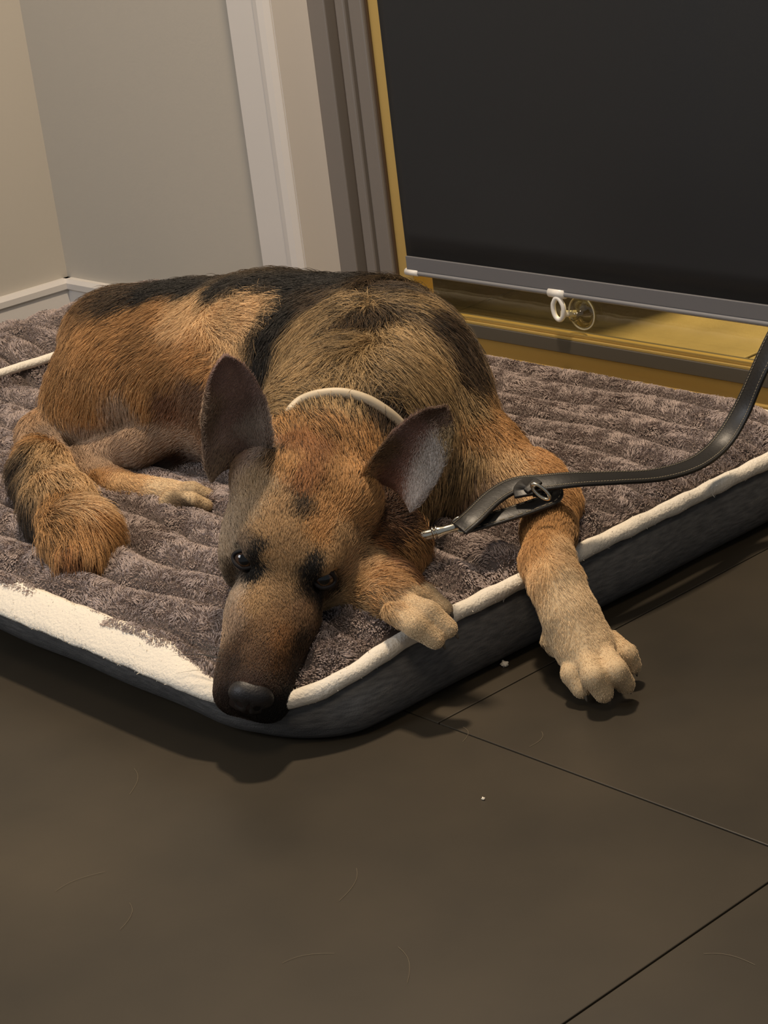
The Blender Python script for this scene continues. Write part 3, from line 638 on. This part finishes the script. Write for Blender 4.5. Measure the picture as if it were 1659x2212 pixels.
# strands
DT = np.vstack([DF[:, [0, 1, 2]], DF[:, [0, 2, 3]]])
VN = np.zeros((len(DV), 3)); dme.vertices.foreach_get('normal', np.zeros(len(DV)*3, np.float32)); tmp = np.zeros(len(DV)*3, np.float32); dme.vertices.foreach_get('normal', tmp); VN = tmp.reshape(-1, 3).astype(float)
A, Bq, Cq = DV[DT[:, 0]], DV[DT[:, 1]], DV[DT[:, 2]]
N_ = np.cross(Bq-A, Cq-A); ar = np.linalg.norm(N_, axis=1)
cen = (A+Bq+Cq)/3; view = CAMP-cen; view /= np.linalg.norm(view, axis=1)[:, None]
fn = VN[DT].mean(1); facing = (fn*view).sum(1)
hd = np.linalg.norm(cen-hl(0, 0, -2), axis=1)
wt = ar*np.where(facing > -.25, 1.0, .25)*np.where(hd < .17, 3.0, 1.0)*np.where((DT[:, 0] >= NB), 2.0, 1.0)
NS = 420000
idx = rng.choice(len(DT), NS, p=wt/wt.sum()); r1 = np.sqrt(rng.random(NS)); r2 = rng.random(NS)
b0, b1, b2 = (1-r1)[:, None], (r1*(1-r2))[:, None], (r1*r2)[:, None]
P = b0*A[idx]+b1*Bq[idx]+b2*Cq[idx]; Nn = b0*VN[DT[idx, 0]]+b1*VN[DT[idx, 1]]+b2*VN[DT[idx, 2]]; Nn /= np.linalg.norm(Nn, axis=1)[:, None]
fc, fk, fll, fd = coat(P, .004)
isear = DT[idx, 0] >= NB
# keep the eyes and nose leather clear
clear = np.ones(NS, bool)
for s in (-1, 1): clear &= np.linalg.norm(P-hl(1.2, s*3.75, -.1), axis=1) > .0155
nl = (P-hl(13.4, 0, -3.9)) @ HR/HS; clear &= ~((np.abs(nl[:, 1]) < 1.7) & (nl[:, 0] > -.6) & (np.abs(nl[:, 2]) < 1.5))
P, Nn, fc, fk, fll, fd, isear = [q[clear] for q in (P, Nn, fc, fk, fll, fd, isear)]
NS = len(P)
dark = (rng.random(NS) < fk)[:, None]
clump = vnoise(P, 55, 11)[:, 0:1]
col = np.where(dark, fc*.18+.003, fc*(1+.16*clump))
fd = fd+vnoise(P, 30, 5)*.22+vnoise(P, 140, 6)*.16+rng.normal(size=P.shape)*.10
fd -= (fd*Nn).sum(1)[:, None]*Nn; fd /= np.linalg.norm(fd, axis=1)[:, None]+1e-9
ln = (np.where(isear, np.minimum(fll, .006), fll)*(.75+.5*rng.random(NS)))[:, None]*.85
lift = (.30+.12*rng.normal(size=NS))[:, None]
g_ = np.array([0, 0, -1.0])
pts = np.stack([P-Nn*.001, P+ln*(fd*.33+Nn*lift*.45), P+ln*(fd*.68+Nn*lift*.60+g_*.02), P+ln*(fd*1.0+Nn*lift*.55+g_*.06)], 1)
rr = np.where(fll < .010, .00016, .00023)[:, None]*np.array([1.0, 1.0, .8, .25])[None]
fur = hair('fur', pts, rr, M['fur'], dog, col); fur['kind'] = 'stuff'

# eyes, lids, nose, claws, whiskers
for s in (-1, 1):
    c = hl(.86, s*3.50, -.1); look = CAMP-c; look = look/np.linalg.norm(look); look = look*.9+HR @ np.array([.2, s*.12, .0]); look /= np.linalg.norm(look)
    bm = bmesh.new(); bmesh.ops.create_uvsphere(bm, u_segments=32, v_segments=24, radius=.0132); me = bpy.data.meshes.new('eye'); bm.to_mesh(me); bm.free()
    eo = link('eye', me, M['eye']); eo.matrix_world = Matrix.Translation(Vector(c)) @ Vector(look).to_track_quat('Z', 'Y').to_matrix().to_4x4(); eo.parent = dog; eo.matrix_parent_inverse = dog.matrix_world.inverted()
    eo['label'] = 'dark amber eye'
    # almond lid ring hugging the eyeball
    ex = HR @ np.array([0, 1, 0]); ey = HR @ np.array([0, 0, 1]); ex = ex-(ex @ look)*look; ex /= np.linalg.norm(ex); ey = np.cross(look, ex)
    ringp = []
    for t in np.linspace(0, 2*math.pi, 32, endpoint=False):
        a_, b_ = .0112*math.cos(t),   .0084*math.sin(t)*(1-.15*abs(math.cos(t)))
        rr_ = .0136; z = math.sqrt(max(rr_**2-a_*a_-b_*b_, 1e-8)); ringp.append(c+ex*a_+ey*b_+look*z)
    sweep('eyelid', ringp, circ(.0021, 8), M['lid'], dog, up=look, closed=True)
bm = bmesh.new(); bmesh.ops.create_uvsphere(bm, u_segments=40, v_segments=24, radius=1)
for v in bm.verts:
    q = np.array(v.co); q = np.sign(q)*np.abs(q)**.9
    for s in (-1, 1):
        d_ = np.linalg.norm((q-np.array([.78, s*.42, -.12]))/np.array([.5, .22, .25])); q = q-np.array([.30, 0, 0])*math.exp(-d_**2)
        d_ = np.linalg.norm((q-np.array([.35, s*.85, -.35]))/np.array([.5, .2, .15])); q = q-np.array([0, s*.16, 0])*math.exp(-d_**2)
    q = q-np.array([.18, 0, 0])*math.exp(-(q[1]/.07)**2)*(q[0] > 0)*(q[2] < .3)
    v.co = Vector(hl(12.9+q[0]*1.35, q[1]*2.0*(1-.12*(q[2] < 0)), -3.95+q[2]*1.6))
me = bpy.data.meshes.new('nose'); bm.to_mesh(me); bm.free(); link('nose', me, M['nose'], dog)['label'] = 'black leathery nose'
for (B1, C1, r1) in TOES:
    d = C1-B1; d /= np.linalg.norm(d); d2 = d*.8+np.array([0, 0, -.45])
    q = [C1+d*r1*.5+np.array([0, 0, r1*.2]), C1+d*r1*.85+np.array([0, 0, r1*.1]), C1+d*r1*1.12+np.array([0, 0, -r1*.25])]
    sweep('claw', catmull(q, 7), circ(.0026, 8), M['claw'], dog, up=(.01, .3, 1), scale=[1, 1, .95, .85, .7, .5, .2])
wh = []
for s, n_ in ((-1, 9), (1, 7)):
    for i in range(n_):
        b = hl(8.0+2.5*random.random(), s*3.0, -4.8+1.2*random.random()); o_ = HR @ np.array([-.5+.5*random.random(), s*1.0, .25*random.random()-.35]); L1 = .04+.025*random.random()
        wh.append(catmull([b, b+o_*L1*.5, b+o_*L1+np.array([0, 0, -.006])], 5))
hair('whiskers', np.array(wh), [.00022, .0002, .00016, .00012, .00006], M['whisker'], dog)

# ------------------------------------------------------------------ collar
cpx = [(625, 890), (650, 866), (690, 852), (740, 849), (790, 862), (830, 885), (858, 908), (880, 935), (893, 962)]
bvb = BVHTree.FromPolygons([tuple(v) for v in DV], [tuple(int(i) for i in f) for f in DF if f.max() < NB])
front_ = []
for px, py in cpx:
    d = ray(px, py); d /= np.linalg.norm(d); hit = bvb.ray_cast(Vector(CAMP), Vector(d)); p_ = np.array(hit[0]) if hit[0] else at(px, py, .2)
    front_.append(p_-d*.010)
cen_ = at(745, 940, .165)
back_ = [at(885, 1030, .135), at(850, 1090, .105), at(740, 1060, .095), at(650, 980, .12), at(625, 920, .15)]
loop = catmull(front_+back_+[front_[0]], 120)[:-1]
col_o = empty('dog_collar', tuple(cen_), 'pale tan rolled leather collar around the dog\'s neck', 'collar')
sweep('band', loop, circ(.0052, 10, .0036), M['collar'], col_o, up=(F*-1), closed=True)

# ------------------------------------------------------------------ leash
ls = empty('leash', tuple(at(1100, 1080, .11)), 'black leather dog leash with pale stitching clipped to the collar', 'leash')
def strap(name, pts, width, thick, up, n=160, parent=ls, stitch=True):
    Q = catmull(pts, n); hw, ht = width/2, thick/2
    pr = [(-hw, -ht*.6), (-hw*.9, -ht), (hw*.9, -ht), (hw, -ht*.6), (hw, ht*.6), (hw*.9, ht), (-hw*.9, ht), (-hw, ht*.6)]
    o = sweep(name, Q, pr, M['leather'], parent, up=up)
    if stitch:
        T, S, N = frames(Q, up); V = []; Fc = []
        seglen = np.linalg.norm(np.diff(Q, axis=0), axis=1).sum(); ns = int(seglen/.006)
        for sd in (-1, 1):
            for face in (-1, 1):
                for i in range(ns):
                    f0 = (i+.2)/ns*(n-1); f1 = (i+.8)/ns*(n-1)
                    def pt(fq):
                        i0 = min(int(fq), n-2); u = fq-i0; return Q[i0]*(1-u)+Q[i0+1]*u, S[i0], N[i0]
                    (a_, s1, n1), (b_, s2, n2) = pt(f0), pt(f1); k0 = len(V)
                    for (c_, ss, nn_) in ((a_, s1, n1), (b_, s2, n2)):
                        for da, db in ((-.0004, 0), (.0004, 0), (.0004, .0006), (-.0004, .0006)): V.append(c_+ss*(sd*hw*.72+da)+nn_*face*(ht+db))
                    Fc += [tuple(k0+q for q in f) for f in ((0, 1, 5, 4), (1, 2, 6, 5), (2, 3, 7, 6), (3, 0, 4, 7), (0, 3, 2, 1), (4, 5, 6, 7))]
        link('stitching', mesh('stitching', V, Fc), M['stitch'], o, smooth=False)['kind'] = 'stuff'
    return o
upc = -F*.75+np.array([0, 0, .55])
main = [at(992, 1142, .135), at(1020, 1118, .142), at(1065, 1075, .150), at(1110, 1050, .154), at(1170, 1043, .155), at(1240, 1036, .152), at(1330, 1032, .140), at(1420, 1026, .125), at(1500, 1002, .118), at(1555, 960, .122), at(1600, 890, .150), at(1640, 800, .195), at(1690, 690, .25), at(1740, 560, .32), at(1790, 400, .41), at(1830, 200, .52), at(1830, 200, .52)+np.array([.05, -.06, .25]), at(1830, 200, .52)+np.array([.10, -.12, .60])]
strap('strap', main, .023, .0038, np.array([.25, -.35, 1.0]), 320)
strap('fold', [at(996, 1140, .130), at(1040, 1128, .132), at(1095, 1112, .135), at(1150, 1094, .137), at(1190, 1078, .138), at(1196, 1064, .140), at(1180, 1060, .143), at(1150, 1058, .146)], .019, .0036, np.array([.25, -.35, 1.0]), 90)
strap('keeper', [at(1132, 1072, .150), at(1130, 1056, .155), at(1142, 1046, .158), at(1156, 1054, .156)], .019, .003, np.array([.25, -.35, 1.0]), 30, stitch=False)
rc = at(1168, 1062, .160); e1 = np.array(R)*.75+U*-.5; e1 /= np.linalg.norm(e1); e2 = U*.8+F*-.4
sweep('ring', [rc+e1*.0105*math.cos(t)+e2*.006*math.sin(t) for t in np.linspace(0, 2*math.pi, 28, endpoint=False)], circ(.0016, 10), M['metal'], ls, up=F, closed=True)
hk = [at(998, 1134, .134), at(975, 1141, .134), at(950, 1148, .133), at(925, 1155, .131), at(902, 1161, .129)]
snap = sweep('snap_hook', catmull(hk, 24), circ(.0050, 12), M['metal'], ls, scale=np.interp(np.linspace(0, 1, 24), [0, .1, .4, .55, .62, .8, 1], [.7, .9, .85, 1.15, 1.0, 1.1, 1.1]))
for px, py in ((936, 1151), (944, 1149)):
    c = at(px, py, .1325); d = at(*hk[0:1][0][:0], 0) if False else (np.array(hk[3])-np.array(hk[2])); d /= np.linalg.norm(d)
    T, S, N = d, np.cross(d, [0, 0, 1]), None; S /= np.linalg.norm(S); N = np.cross(S, T)
    sweep('collar_ring', [c+S*.0056*math.cos(t)+N*.0056*math.sin(t) for t in np.linspace(0, 2*math.pi, 20, endpoint=False)], circ(.0012, 8), M['metal'], snap, up=T, closed=True)
eye_c = at(999, 1133, .135)
sweep('swivel_eye', [eye_c+R*.010*math.cos(t)+U*.007*math.sin(t) for t in np.linspace(0, 2*math.pi, 24, endpoint=False)], circ(.0018, 10), M['metal'], snap, up=F, closed=True)

# ------------------------------------------------------------------ crumbs and loose hairs on the tiles
def crumb(px, py, s, label):
    c = at(px, py, s*.55); bm = bmesh.new(); bmesh.ops.create_icosphere(bm, subdivisions=3, radius=1)
    for v in bm.verts:
        q = np.array(v.co); v.co = Vector(c+q*s*(.62+.38*math.sin(5*q[0]+2)*math.sin(4*q[1])*math.cos(4*q[2]+1))*np.array([1.2, .9, .8]))
    me = bpy.data.meshes.new('crumb'); bm.to_mesh(me); bm.free(); return tag(link('crumb', me, M['crumb']), label, 'crumb', 'crumbs on the floor tiles')
crumb(1090, 1434, .0055, 'white crumb on the floor beside the bed edge and paw')
crumb(1044, 1725, .0022, 'tiny pale fleck on the open floor tile')
wh = []
for (px, py, L1, a_) in ((120, 1925, .045, 2.3), (290, 1660, .05, .2), (770, 1875, .05, -.1), (1170, 1580, .03, -.25), (610, 2080, .04, 1.9), (860, 2045, .05, .3), (1520, 2060, .04, 1.2), (280, 1950, .04, .1), (1000, 1570, .03, .15)):
    c = at(px, py, .0006); e1 = np.array([math.cos(a_+YAW), math.sin(a_+YAW), 0]); e2 = np.array([-e1[1], e1[0], 0])
    wh.append(catmull([c, c+e1*L1*.3+e2*.004, c+e1*L1*.65+e2*.003, c+e1*L1-e2*.002], 6))
lh = hair('loose_hair', np.array(wh), [.00012]*6, M['loose']); tag(lh, 'scattered pale dog hairs lying on the dark floor tiles', 'hair', kind='stuff')
